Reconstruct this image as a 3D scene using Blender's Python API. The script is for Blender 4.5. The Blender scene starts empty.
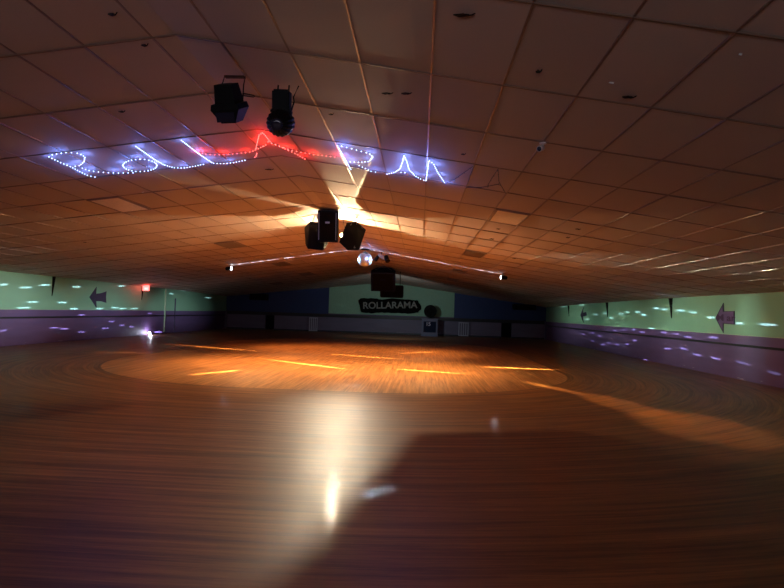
import bpy, bmesh, math, random
from mathutils import Vector, Matrix, Euler
random.seed(7)
S = bpy.context.scene
C = S.collection
PI = math.pi
# ------------------------------------------------------------------ camera
F, YAW, PIT, ROL, H = 545.8, -0.0522, 0.0322, 0.0325, 1.513
cy, sy, cp, sp = math.cos(YAW), math.sin(YAW), math.cos(PIT), math.sin(PIT)
FW = Vector((sy*cp, cy*cp, sp)); R0 = Vector((cy, -sy, 0)); U0 = R0.cross(FW)
RT = R0*math.cos(ROL) + U0*math.sin(ROL); UP = U0*math.cos(ROL) - R0*math.sin(ROL)
CAM = Vector((0, 0, H))
cd = bpy.data.cameras.new('camera'); cam = bpy.data.objects.new('camera', cd); C.objects.link(cam)
cd.sensor_width = 36; cd.lens = F*36/784; cd.clip_end = 200
cam.matrix_world = Matrix(((RT.x, UP.x, -FW.x, 0), (RT.y, UP.y, -FW.y, 0), (RT.z, UP.z, -FW.z, H), (0, 0, 0, 1)))
S.camera = cam
def ray(x, y): return FW + RT*((x-392)/F) - UP*((y-294)/F)
# ------------------------------------------------------------------ hall
XR_, ZR_, GL, SL, SR = -2.207, 3.8666, 0.0014, 0.132, 0.1449
YF, YB, XL, XRW = 36.73, -4.0, -13.23, 8.42
C0, P0, T = -0.5775, 3.3594, 0.61
def wallr(Y): return 8.60 - (Y-12.5)*0.010
def zc(X, Y):
    d = abs(X-XR_)
    s = SL if X < XR_ else SR
    q = max(0, Y-14)/22.7
    return ZR_ - GL*Y - s*d - q*q*(0.34 - 0.016*d)
def at_y(x, y, Y): r = ray(x, y); return CAM + r*(Y/r.y)
def at_floor(x, y, z=0): r = ray(x, y); return CAM + r*((z-H)/r.z)
def at_left(x, y, off=0): r = ray(x, y); return CAM + r*((XL+off)/r.x)
def at_right(x, y, off=0):
    r = ray(x, y); t = 5.0
    for i in range(30):
        p = CAM + r*t; t = (wallr(p.y)-off)/r.x
    return CAM + r*t
def at_ceil(x, y, off=0):
    r = ray(x, y); a, b = 0.5, 60
    for i in range(50):
        m = (a+b)/2; p = CAM + r*m
        if p.z < zc(p.x, p.y)-off: a = m
        else: b = m
    return CAM + r*a
# ------------------------------------------------------------------ materials
def mat(name, col, rough=0.6, metal=0.0, emit=None, es=0, spec=0.5):
    m = bpy.data.materials.new(name); m.use_nodes = True
    b = m.node_tree.nodes['Principled BSDF']
    b.inputs['Base Color'].default_value = (*col, 1); b.inputs['Roughness'].default_value = rough
    b.inputs['Metallic'].default_value = metal; b.inputs['Specular IOR Level'].default_value = spec
    if emit: b.inputs['Emission Color'].default_value = (*emit, 1); b.inputs['Emission Strength'].default_value = es
    # light procedural wear so no surface is one flat colour
    nt = m.node_tree
    if not emit:
        tc = nt.nodes.new('ShaderNodeTexCoord'); nz = nt.nodes.new('ShaderNodeTexNoise'); nz.inputs['Scale'].default_value = 14
        nt.links.new(tc.outputs['Object'], nz.inputs['Vector'])
        mx = nt.nodes.new('ShaderNodeMix'); mx.data_type = 'RGBA'
        mx.inputs[6].default_value = (*[c*0.8 for c in col], 1); mx.inputs[7].default_value = (*[min(1, c*1.2) for c in col], 1)
        nt.links.new(nz.outputs['Fac'], mx.inputs[0]); nt.links.new(mx.outputs[2], b.inputs['Base Color'])
    return m
class NT:
    def __init__(s, m): s.t = m.node_tree; s.b = s.t.nodes['Principled BSDF']
    def n(s, k, **kw):
        o = s.t.nodes.new(k)
        for a, v in kw.items(): setattr(o, a, v)
        return o
    def put(s, a, i):
        if isinstance(a, (int, float)): i.default_value = a
        elif isinstance(a, tuple): i.default_value = a
        else: s.t.links.new(a, i)
    def m(s, op, a, b=0.0, c=None, clamp=False):
        o = s.n('ShaderNodeMath', operation=op); o.use_clamp = clamp
        s.put(a, o.inputs[0]); s.put(b, o.inputs[1])
        if c is not None: s.put(c, o.inputs[2])
        return o.outputs[0]
    def comb(s, x, y, z):
        o = s.n('ShaderNodeCombineXYZ'); s.put(x, o.inputs[0]); s.put(y, o.inputs[1]); s.put(z, o.inputs[2]); return o.outputs[0]
    def noise(s, v, sc=1.0, det=2.0, ro=0.5):
        o = s.n('ShaderNodeTexNoise'); s.put(v, o.inputs['Vector']); o.inputs['Scale'].default_value = sc
        o.inputs['Detail'].default_value = det; o.inputs['Roughness'].default_value = ro; return o.outputs['Fac']
    def mix(s, f, a, b):
        o = s.n('ShaderNodeMix', data_type='RGBA'); s.put(f, o.inputs[0])
        s.put((*a, 1) if isinstance(a, tuple) else a, o.inputs[6]); s.put((*b, 1) if isinstance(b, tuple) else b, o.inputs[7]); return o.outputs[2]
    def step(s, v, a, b):
        o = s.n('ShaderNodeMapRange'); s.put(v, o.inputs[0]); s.put(a, o.inputs[1]); s.put(b, o.inputs[2]); return o.outputs[0]
    def pos(s):
        g = s.n('ShaderNodeNewGeometry'); x = s.n('ShaderNodeSeparateXYZ'); s.t.links.new(g.outputs['Position'], x.inputs[0]); return x.outputs[0], x.outputs[1], x.outputs[2]
M = {}
M['black'] = mat('black_paint', (0.004, 0.004, 0.004), 0.6, spec=0.15)
M['grille'] = mat('black_grille', (0.010, 0.008, 0.007), 0.9, spec=0.08)
M['metal'] = mat('brushed_metal', (0.35, 0.35, 0.36), 0.4, 0.8)
M['white'] = mat('white_plastic', (0.75, 0.74, 0.72), 0.4)
M['paper'] = mat('white_paper', (0.7, 0.7, 0.68), 0.8)
M['lens'] = mat('dark_lens', (0.02, 0.02, 0.04), 0.08, 0, spec=0.8)
M['wire'] = mat('clear_wire', (0.03, 0.03, 0.05), 0.4)
M['bar_main'] = mat('grid_bar_white', (0.26, 0.18, 0.14), 0.38, 0.5)
M['bar_cross'] = mat('grid_bar_tan', (0.20, 0.125, 0.085), 0.5)
M['bulb_blue'] = mat('lit_blue_bulb', (0.6, 0.7, 1), 0.3, emit=(0.40, 0.56, 1), es=2.6)
M['bulb_red'] = mat('lit_red_bulb', (1, 0.3, 0.3), 0.3, emit=(1, 0.14, 0.12), es=2.0)
M['bulb_off'] = mat('unlit_bulb', (0.12, 0.12, 0.13), 0.3)
M['lampglow'] = mat('warm_lamp_glow', (1, 0.9, 0.6), 0.3, emit=(1, 0.60, 0.18), es=14)
M['pinglow'] = mat('pinspot_glow', (0.8, 0.85, 1), 0.3, emit=(0.8, 0.85, 1), es=10)
M['redglow'] = mat('red_sign_glow', (1, 0.2, 0.2), 0.3, emit=(1, 0.10, 0.09), es=2.2)
M['pinkglow'] = mat('pale_red_sign_glow', (1, 0.5, 0.5), 0.3, emit=(1, 0.4, 0.38), es=.9)
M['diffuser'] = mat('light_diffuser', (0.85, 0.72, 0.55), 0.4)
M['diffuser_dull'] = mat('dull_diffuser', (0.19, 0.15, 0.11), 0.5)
M['arrow'] = mat('plum_arrow', (0.055, 0.04, 0.085), 0.6)
M['arrow_purple'] = mat('purple_arrow', (0.16, 0.085, 0.22), 0.6)
M['plumtext'] = mat('plum_lettering', (0.07, 0.015, 0.08), 0.6)
M['sign'] = mat('sign_black', (0.006, 0.006, 0.005), 0.9, spec=0.05)
M['letters'] = mat('sign_letters', (0.24, 0.23, 0.20), 0.6)
M['slate'] = mat('slate_cabinet', (0.09, 0.09, 0.16), 0.5)
M['navybox'] = mat('navy_cabinet', (0.006, 0.010, 0.03), 0.7, spec=0.15)
M['balus'] = mat('pale_slats', (0.42, 0.40, 0.48), 0.5)
M['fixwhite'] = mat('fixture_pale', (0.4, 0.4, 0.4), 0.5)
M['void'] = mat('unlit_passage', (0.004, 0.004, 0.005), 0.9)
M['rail'] = mat('black_bumper_rail', (0.008, 0.007, 0.010), 0.5)
M['sill'] = mat('pale_green_sill', (0.42, 0.50, 0.36), 0.5)
M['ledge'] = mat('plum_ledge', (0.09, 0.06, 0.12), 0.6)
# ceiling tile
m = mat('ceiling_tile', (0.4, 0.3, 0.26), 0.75); M['tile'] = m; q = NT(m)
x, y, z = q.pos()
cellx = q.m('FLOOR', q.m('DIVIDE', q.m('SUBTRACT', x, C0), T)); celly = q.m('FLOOR', q.m('DIVIDE', q.m('SUBTRACT', y, P0), 2*T))
wn = q.n('ShaderNodeTexWhiteNoise', noise_dimensions='2D'); q.put(q.comb(cellx, celly, 0.0), wn.inputs['Vector'])
fis = q.noise(q.comb(x, y, 0.0), 60, 3, .6); blot = q.noise(q.comb(x, y, 0.0), 0.9, 2)
f1 = q.m('ADD', q.m('MULTIPLY', wn.outputs['Value'], 0.35), q.m('ADD', q.m('MULTIPLY', fis, 0.35), q.m('MULTIPLY', blot, 0.3)))
q.t.links.new(q.mix(f1, (0.41, 0.315, 0.255), (0.56, 0.44, 0.36)), q.b.inputs['Base Color'])
bp_ = q.n('ShaderNodeBump'); bp_.inputs['Strength'].default_value = .25; bp_.inputs['Distance'].default_value = .004
q.put(q.noise(q.comb(x, y, 0.0), 90, 3, .6), bp_.inputs['Height']); q.t.links.new(bp_.outputs[0], q.b.inputs['Normal'])
# rink wall: mint above, purple below, scuffed foot
def wallmat(name, green, purple, split=1.185):
    m = mat(name, green, 0.55); q = NT(m); x, y, z = q.pos()
    big = q.noise(q.comb(x, y, z), 0.7, 3)
    g = q.mix(big, tuple(c*.85 for c in green), tuple(min(1, c*1.12) for c in green))
    p = q.mix(q.noise(q.comb(q.m('MULTIPLY', x, .4), q.m('MULTIPLY', y, .4), q.m('MULTIPLY', z, 3)), 2.0, 4), tuple(c*.8 for c in purple), tuple(c*1.2 for c in purple))
    sc = q.m('GREATER_THAN', q.noise(q.comb(q.m('MULTIPLY', x, 1.2), q.m('MULTIPLY', y, 1.2), q.m('MULTIPLY', z, 9)), 1.6, 5, .65), 0.64)
    sc = q.m('MULTIPLY', sc, q.step(z, 0.22, 0.04))
    p = q.mix(q.m('MULTIPLY', sc, .45), p, (0.55, 0.50, 0.58))
    c = q.mix(q.m('GREATER_THAN', z, split), p, g)
    q.t.links.new(c, q.b.inputs['Base Color']); return m
M['wall'] = wallmat('rink_side_wall', (0.28, 0.50, 0.34), (0.155, 0.085, 0.215))
M['wall_end'] = wallmat('rink_lower_wall', (0.10, 0.085, 0.14), (0.125, 0.10, 0.16))
M['mint'] = mat('mint_paint', (0.25, 0.43, 0.29), 0.6)
M['navy'] = mat('navy_field', (0.010, 0.03, 0.12), 0.6)
# rink floor
m = mat('maple_floor', (0.3, 0.15, 0.06), 0.3); M['floor'] = m; q = NT(m)
x, y, z = q.pos()
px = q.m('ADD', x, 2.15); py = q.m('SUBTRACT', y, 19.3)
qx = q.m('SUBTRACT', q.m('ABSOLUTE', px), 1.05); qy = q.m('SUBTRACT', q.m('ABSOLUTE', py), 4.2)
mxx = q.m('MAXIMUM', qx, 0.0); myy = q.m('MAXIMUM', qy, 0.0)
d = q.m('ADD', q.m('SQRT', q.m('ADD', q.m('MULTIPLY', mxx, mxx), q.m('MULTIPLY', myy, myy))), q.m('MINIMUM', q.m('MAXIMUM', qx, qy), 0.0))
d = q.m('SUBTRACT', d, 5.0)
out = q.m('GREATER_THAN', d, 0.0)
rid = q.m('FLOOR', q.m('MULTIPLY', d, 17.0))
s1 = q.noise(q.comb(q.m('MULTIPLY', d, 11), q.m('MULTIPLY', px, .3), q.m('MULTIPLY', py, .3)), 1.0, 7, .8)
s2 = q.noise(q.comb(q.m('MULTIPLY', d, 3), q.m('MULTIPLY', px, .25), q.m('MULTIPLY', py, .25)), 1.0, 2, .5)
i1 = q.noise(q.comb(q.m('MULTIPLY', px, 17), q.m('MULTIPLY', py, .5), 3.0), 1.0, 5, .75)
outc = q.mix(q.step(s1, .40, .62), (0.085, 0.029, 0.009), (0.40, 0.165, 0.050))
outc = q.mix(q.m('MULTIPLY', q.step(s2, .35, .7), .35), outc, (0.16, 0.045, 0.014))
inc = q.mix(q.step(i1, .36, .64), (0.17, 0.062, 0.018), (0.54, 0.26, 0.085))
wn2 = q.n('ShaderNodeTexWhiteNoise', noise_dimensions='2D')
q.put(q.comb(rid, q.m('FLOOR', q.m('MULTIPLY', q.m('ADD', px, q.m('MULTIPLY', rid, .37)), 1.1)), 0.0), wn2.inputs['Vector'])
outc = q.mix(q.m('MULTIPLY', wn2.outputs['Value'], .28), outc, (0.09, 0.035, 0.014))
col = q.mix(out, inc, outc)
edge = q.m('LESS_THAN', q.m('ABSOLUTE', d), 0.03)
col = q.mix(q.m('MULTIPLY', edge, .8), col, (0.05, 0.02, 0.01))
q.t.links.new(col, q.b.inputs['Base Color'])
# a worn satin finish under a clear coat, brushed along the boards
swv = q.noise(q.comb(x, y, 0.0), 1.3, 2)
q.t.links.new(q.m('ADD', 0.40, q.m('MULTIPLY', swv, 0.12)), q.b.inputs['Roughness'])
q.b.inputs['Specular IOR Level'].default_value = 0.42; q.b.inputs['Anisotropic'].default_value = .15
q.t.links.new(q.comb(q.m('ADD', q.m('MULTIPLY', q.m('SIGN', px), mxx), .001), q.m('MULTIPLY', q.m('SIGN', py), myy), 0.0), q.b.inputs['Tangent'])
q.b.inputs['Coat Weight'].default_value = .045; q.b.inputs['Coat Roughness'].default_value = .08
bb = q.n('ShaderNodeBump'); bb.inputs['Strength'].default_value = .5; bb.inputs['Distance'].default_value = .0016
ring = q.m('ADD', q.m('MULTIPLY', s1, out), q.m('MULTIPLY', i1, q.m('SUBTRACT', 1.0, out)))
grv = q.noise(q.comb(q.m('MULTIPLY', d, 70), q.m('MULTIPLY', px, 1.5), q.m('MULTIPLY', py, 1.5)), 1.0, 3, .7)
q.put(q.m('ADD', q.m('MULTIPLY', ring, .5), grv), bb.inputs['Height']); q.t.links.new(bb.outputs[0], q.b.inputs['Normal']); q.t.links.new(bb.outputs[0], q.b.inputs['Coat Normal'])
# mirror ball
m = mat('mirror_facets', (0.75, 0.88, 1.0), 0.42, 1.0); M['mirror'] = m
# ------------------------------------------------------------------ mesh helpers
def link(name, bm, mats, parent=None, smooth=False):
    me = bpy.data.meshes.new(name); bmesh.ops.recalc_face_normals(bm, faces=bm.faces); bm.to_mesh(me); bm.free()
    for k in (mats if isinstance(mats, (list, tuple)) else [mats]): me.materials.append(M[k])
    if smooth:
        for p in me.polygons: p.use_smooth = True
    o = bpy.data.objects.new(name, me); C.objects.link(o)
    if parent: o.parent = parent
    return o
def tag(o, label, cat, group=None):
    o['label'] = label; o['category'] = cat
    if group: o['group'] = group
    return o
def thing(name, label, cat, loc=(0, 0, 0), rot=(0, 0, 0), group=None):
    o = bpy.data.objects.new(name, None); C.objects.link(o); o.empty_display_size = .1
    o.location = loc; o.rotation_euler = rot
    return tag(o, label, cat, group)
def struct(o): o['kind'] = 'structure'; return o
def box(bm, c, s, mx=None, mi=0, bev=0):
    r = bmesh.ops.create_cube(bm, size=1); vs = r['verts']
    t = Matrix.Translation(c) @ Matrix.Diagonal((s[0], s[1], s[2], 1))
    bmesh.ops.transform(bm, matrix=(mx @ t) if mx else t, verts=vs)
    fs = {f for v in vs for f in v.link_faces}
    for f in fs: f.material_index = mi
    if bev: bmesh.ops.bevel(bm, geom=list({e for f in fs for e in f.edges}), offset=bev, segments=2, affect='EDGES')
def prism(bm, pts, z0, z1, mx=None, mi=0, pts2=None):
    a = [bm.verts.new((p[0], p[1], z0)) for p in pts]; b = [bm.verts.new((p[0], p[1], z1)) for p in (pts2 or pts)]
    n = len(pts); fs = [bm.faces.new(a[::-1]), bm.faces.new(b)]
    for i in range(n): fs.append(bm.faces.new((a[i], a[(i+1) % n], b[(i+1) % n], b[i])))
    for f in fs: f.material_index = mi
    if mx: bmesh.ops.transform(bm, matrix=mx, verts=a+b)
def lathe(bm, prof, n=24, mx=None, mi=0, lobes=0, amp=0):
    rings = []
    for r, z in prof:
        rings.append([bm.verts.new(((r*(1+amp*math.cos(lobes*k*2*PI/n)))*math.cos(k*2*PI/n), (r*(1+amp*math.cos(lobes*k*2*PI/n)))*math.sin(k*2*PI/n), z)) for k in range(n)])
    for i in range(len(rings)-1):
        for k in range(n):
            f = bm.faces.new((rings[i][k], rings[i][(k+1) % n], rings[i+1][(k+1) % n], rings[i+1][k])); f.material_index = mi
    for e in (rings[0], rings[-1][::-1]):
        f = bm.faces.new(e); f.material_index = mi
    if mx: bmesh.ops.transform(bm, matrix=mx, verts=[v for r in rings for v in r])
def tube(bm, pts, r, n=6, mi=0):
    pts = [Vector(p) for p in pts]; rings = []
    for i, p in enumerate(pts):
        t = (pts[min(i+1, len(pts)-1)] - pts[max(i-1, 0)]).normalized()
        a = t.cross(Vector((0.03, .05, 1))).normalized() if abs(t.z) < .95 else t.cross(Vector((1, 0, 0))).normalized()
        b = t.cross(a)
        rings.append([bm.verts.new(p + a*r*math.cos(k*2*PI/n) + b*r*math.sin(k*2*PI/n)) for k in range(n)])
    for i in range(len(rings)-1):
        for k in range(n):
            f = bm.faces.new((rings[i][k], rings[i][(k+1) % n], rings[i+1][(k+1) % n], rings[i+1][k])); f.material_index = mi
    bm.faces.new(rings[0]); bm.faces.new(rings[-1][::-1])
def text(name, s, size, mname, parent, mx, depth=.01, sx=1.0):
    cu = bpy.data.curves.new(name, 'FONT'); cu.body = s; cu.size = size; cu.extrude = depth; cu.align_x = 'CENTER'; cu.align_y = 'CENTER'; cu.offset = size*.02
    t = bpy.data.objects.new(name, cu); C.objects.link(t); bpy.context.view_layer.update()
    me = bpy.data.meshes.new_from_object(t.evaluated_get(bpy.context.evaluated_depsgraph_get()))
    bpy.data.objects.remove(t); me.transform(mx @ Matrix.Diagonal((sx, 1, 1, 1))); me.materials.clear(); me.materials.append(M[mname]); me.name = name
    o = bpy.data.objects.new(name, me); C.objects.link(o); o.parent = parent; return o
# ------------------------------------------------------------------ shell
bm = bmesh.new()
v = [bm.verts.new(p) for p in ((XL-.3, YB, 0), (9.2, YB, 0), (9.2, YF+1.5, 0), (XL-.3, YF+1.5, 0))]; bm.faces.new(v)
v2 = bmesh.ops.extrude_face_region(bm, geom=bm.faces[:])
bmesh.ops.translate(bm, vec=(0, 0, -.15), verts=[e for e in v2['geom'] if isinstance(e, bmesh.types.BMVert)])
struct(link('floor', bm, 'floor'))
# ceiling: slightly uneven tiles between grid bars, all one surface
bm = bmesh.new()
xs = [C0 + T*k for k in range(-21, 16)]; ys = [P0 + 2*T*j for j in range(-7, 29)]
rnd = random.Random(3)
def zt(X, Y): return zc(X, Y)
def quad(a, b, c, d_, mi):
    f = bm.faces.new([bm.verts.new(p) for p in (a, b, c, d_)]); f.material_index = mi
for i in range(len(xs)-1):
    for j in range(len(ys)-1):
        x0, x1, y0, y1 = xs[i]+.004, xs[i+1]-.004, ys[j]+.004, ys[j+1]-.004
        x0 = max(x0, XL-.2)
        cuts = [x0, x1] if not (x0 < XR_ < x1) else [x0, XR_, x1]
        o1, o2, o3, o4 = [rnd.uniform(-.005, .005) for _ in range(4)]; sag = rnd.uniform(.0, .012)
        def zz(X, Y):
            u, w = (X-x0)/(x1-x0), (Y-y0)/(y1-y0)
            return zt(X, Y) + .007 + (o1*(1-u)+o2*u)*(1-w) + (o3*(1-u)+o4*u)*w - sag*math.sin(PI*min(max(u, 0), 1))*math.sin(PI*w)
        nu, nv = 3, 3
        for a, b in zip(cuts[:-1], cuts[1:]):
            g = [[bm.verts.new((a+(b-a)*ii/nu, y0+(y1-y0)*jj/nv, zz(a+(b-a)*ii/nu, y0+(y1-y0)*jj/nv))) for jj in range(nv+1)] for ii in range(nu+1)]
            for ii in range(nu):
                for jj in range(nv):
                    f = bm.faces.new((g[ii][jj], g[ii][jj+1], g[ii+1][jj+1], g[ii+1][jj])); f.material_index = 0; f.smooth = True
def bar(p, q_, w, h, mi, ax):
    # inverted-T face strip with turned-up sides between two points
    d_ = Vector((w/2, 0, 0)) if ax == 'y' else Vector((0, w/2, 0))
    up = Vector((0, 0, h))
    a, b, c, e = p-d_, p+d_, q_+d_, q_-d_
    quad(a, b, c, e, mi); quad(a, e, e+up, a+up, mi); quad(b, b+up, c+up, c, mi)
for X in xs:
    for j in range(len(ys)-1):
        bar(Vector((X, ys[j], zt(X, ys[j])-.006)), Vector((X, ys[j+1], zt(X, ys[j+1])+.001)), .017, .02, 1, 'y')
for Y in ys:
    for i in range(len(xs)-1):
        pts = [xs[i]] + ([XR_] if xs[i] < XR_ < xs[i+1] else []) + [xs[i+1]]
        for a, b in zip(pts[:-1], pts[1:]):
            bar(Vector((a, Y, zt(a, Y)-.003)), Vector((b, Y, zt(b, Y)-.003)), .017, .02, 2, 'x')
# roof deck above the tiles
for a, b in ((-13.8, XR_), (XR_, 9.4)):
    for j in range(len(ys)-1):
        quad((a, ys[j], zc(a, ys[j])+.10), (b, ys[j], zc(b, ys[j])+.10), (b, ys[j+1], zc(b, ys[j+1])+.10), (a, ys[j+1], zc(a, ys[j+1])+.10), 0)
me = bpy.data.meshes.new('ceiling'); bm.to_mesh(me); bm.free()
for k in ('tile', 'bar_main', 'bar_cross'): me.materials.append(M[k])
co = bpy.data.objects.new('ceiling', me); C.objects.link(co); struct(co)
def wallstrip(name, pa, pb, thick, mname, z0=0.0, ztop=None, n=20):
    bm = bmesh.new(); pa, pb = Vector((*pa, 0)), Vector((*pb, 0)); nrm = (pb-pa).cross(Vector((0, 0, 1))).normalized()*thick
    a = []
    for i in range(n+1):
        p = pa.lerp(pb, i/n); zt_ = ztop if ztop is not None else zc(p.x, p.y)+.05
        a.append([bm.verts.new((p.x, p.y, z0)), bm.verts.new((p.x, p.y, zt_)), bm.verts.new((p.x+nrm.x, p.y+nrm.y, z0)), bm.verts.new((p.x+nrm.x, p.y+nrm.y, zt_))])
    for i in range(n):
        u, w = a[i], a[i+1]
        for k in ((0, 1), (1, 3), (3, 2), (2, 0)): bm.faces.new((u[k[0]], u[k[1]], w[k[1]], w[k[0]]))
    for u in (a[0], a[-1]): bm.faces.new((u[0], u[1], u[3], u[2]))
    return struct(link(name, bm, mname))
wallstrip('wall_left', (XL, YB), (XL, YF), -.15, 'wall')
wallstrip('wall_right', (wallr(YB), YB), (wallr(YF+.2), YF+.2), .15, 'wall')
wallstrip('wall_back', (XL, YB), (wallr(YB), YB), .15, 'wall_end', n=40)
# far wall: upper fields coloured navy, mint, navy above a lower purple wall with two black openings
fx = lambda x, y=316: at_y(x, y, YF).x
g0, g1 = fx(328.5), fx(454)
UZ = 1.13
wallstrip('wall_far', (XL, YF), (g0, YF), -.15, 'navy', z0=UZ)
wallstrip('wall_far_centre', (g0, YF-.03), (g1, YF-.03), -.18, 'mint', z0=UZ)
wallstrip('wall_far_right', (g1, YF), (wallr(YF), YF), -.15, 'navy', z0=UZ)
segs = [XL, fx(265.5), fx(274.7), fx(501.5), fx(512), wallr(YF)]
for k, nm in ((0, 'wall_far_lower_left'), (2, 'wall_far_lower_centre'), (4, 'wall_far_lower_right')):
    wallstrip(nm, (segs[k], YF-.05), (segs[k+1], YF-.05), -.2, 'wall_end', z0=0, ztop=UZ, n=2)
wallstrip('wall_far_outer', (XL, YF+1.2), (9.1, YF+1.2), -.1, 'void', z0=0, ztop=3.9, n=1)  # near-black backing, darkness of the openings put into its colour
def trim(name, c, s, mname):
    bm = bmesh.new(); box(bm, c, s, bev=min(s)*.2); return struct(link(name, bm, mname))
ymid, yl = (YB+YF)/2, (YF-YB)
# black bumper rails, pale sills
def rail_r(name, z0, z1, prot, mname):
    bm = bmesh.new(); pts = []
    for Y in (YB, YF-.05):
        X = wallr(Y); pts.append([bm.verts.new(p) for p in ((X+.01, Y, z0), (X-prot, Y, z0), (X-prot, Y, z1), (X+.01, Y, z1))])
    for k in range(4): bm.faces.new((pts[0][k], pts[0][(k+1) % 4], pts[1][(k+1) % 4], pts[1][k]))
    bm.faces.new(pts[0]); bm.faces.new(pts[1][::-1]); struct(link(name, bm, mname))
rail_r('trim_1', .885, .945, .035, 'rail'); rail_r('trim_2', 1.178, 1.192, .012, 'sill')
trim('trim_3', (XL+.015, ymid, .915), (.04, yl, .06), 'rail'); trim('trim_4', (XL+.005, ymid, 1.185), (.014, yl, .014), 'sill')
trim('trim_5', ((XL+wallr(YF))/2, YF-.09, UZ-.02), (wallr(YF)-XL, .12, .22), 'rail')
trim('trim_6', ((g0+g1)/2, YF-.08, UZ+.09), (g1-g0, .14, .08), 'ledge')
for n_, (a, b) in enumerate(((segs[0], segs[1]), (segs[2], segs[3]), (segs[4], segs[5]))):
    trim('baseboard_far_%s' % ('left', 'centre', 'right')[n_], ((a+b)/2, YF-.065, .05), (b-a, .03, .10), 'rail')
# pilaster on the left wall
p = at_left(163.5, 330)
trim('trim_7', (XL+.03, p.y, 1.2), (.07, .06, 2.25), 'sill')
p = at_left(172, 330)
trim('trim_8', (XL+.02, p.y+.2, 0.95), (.05, .08, 1.8), 'ledge')
for k, xx in enumerate((226.5, 545.5)):
    X = XL+.06 if k == 0 else wallr(YF)-.06
    trim('trim_%d' % (9+k), (X, YF-.2, .6), (.12, .12, 1.2), 'slate')
# ------------------------------------------------------------------ ceiling lights (unlit troffers in the grid)
def snap(x, y):
    p = at_ceil(x, y); i = math.floor((p.x-C0)/T); j = math.floor((p.y-P0)/(2*T)); return i, j
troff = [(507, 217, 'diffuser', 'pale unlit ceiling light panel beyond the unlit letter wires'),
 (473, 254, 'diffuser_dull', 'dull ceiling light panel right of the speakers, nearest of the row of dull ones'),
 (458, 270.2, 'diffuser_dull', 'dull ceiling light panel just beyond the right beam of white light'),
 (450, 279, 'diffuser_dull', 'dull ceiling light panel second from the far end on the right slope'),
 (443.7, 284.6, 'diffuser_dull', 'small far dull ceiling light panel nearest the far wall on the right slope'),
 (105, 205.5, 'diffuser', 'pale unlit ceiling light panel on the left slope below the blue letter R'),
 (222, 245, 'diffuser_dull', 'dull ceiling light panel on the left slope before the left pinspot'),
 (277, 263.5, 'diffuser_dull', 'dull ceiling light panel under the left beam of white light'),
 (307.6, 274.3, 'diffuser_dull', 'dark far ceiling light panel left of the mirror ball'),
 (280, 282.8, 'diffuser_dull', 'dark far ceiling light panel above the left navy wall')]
seen = set()
for px_, py_, mk, lab in troff:
    i, j = snap(px_, py_)
    while (i, j) in seen: j += 1
    seen.add((i, j))
    xa, xb, ya, yb = C0+T*i, C0+T*(i+1), P0+2*T*j, P0+2*T*(j+1)
    cx, cyy = (xa+xb)/2, (ya+yb)/2
    t = thing('ceiling_light', lab, 'ceiling light', (cx, cyy, zc(cx, cyy)-.01), group='unlit light panels in the ceiling grid')
    sx_ = (zc(xb, cyy)-zc(xa, cyy))/T; sy_ = (zc(cx, yb)-zc(cx, ya))/(2*T)
    sh = Matrix(((1, 0, 0, 0), (0, 1, 0, 0), (sx_, sy_, 1, 0), (0, 0, 0, 1)))
    bm = bmesh.new(); w, l = T-.024, 2*T-.024
    for c, s in (((0, l/2-.015, 0), (w, .03, .02)), ((0, -l/2+.015, 0), (w, .03, .02)), ((w/2-.015, 0, 0), (.03, l, .02)), ((-w/2+.015, 0, 0), (.03, l, .02))): box(bm, c, s, sh)
    link('frame', bm, 'bar_main', t)
    bm = bmesh.new(); box(bm, (0, 0, .004), (w-.06, l-.06, .012), sh, bev=.004); link('diffuser', bm, mk, t)
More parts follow.
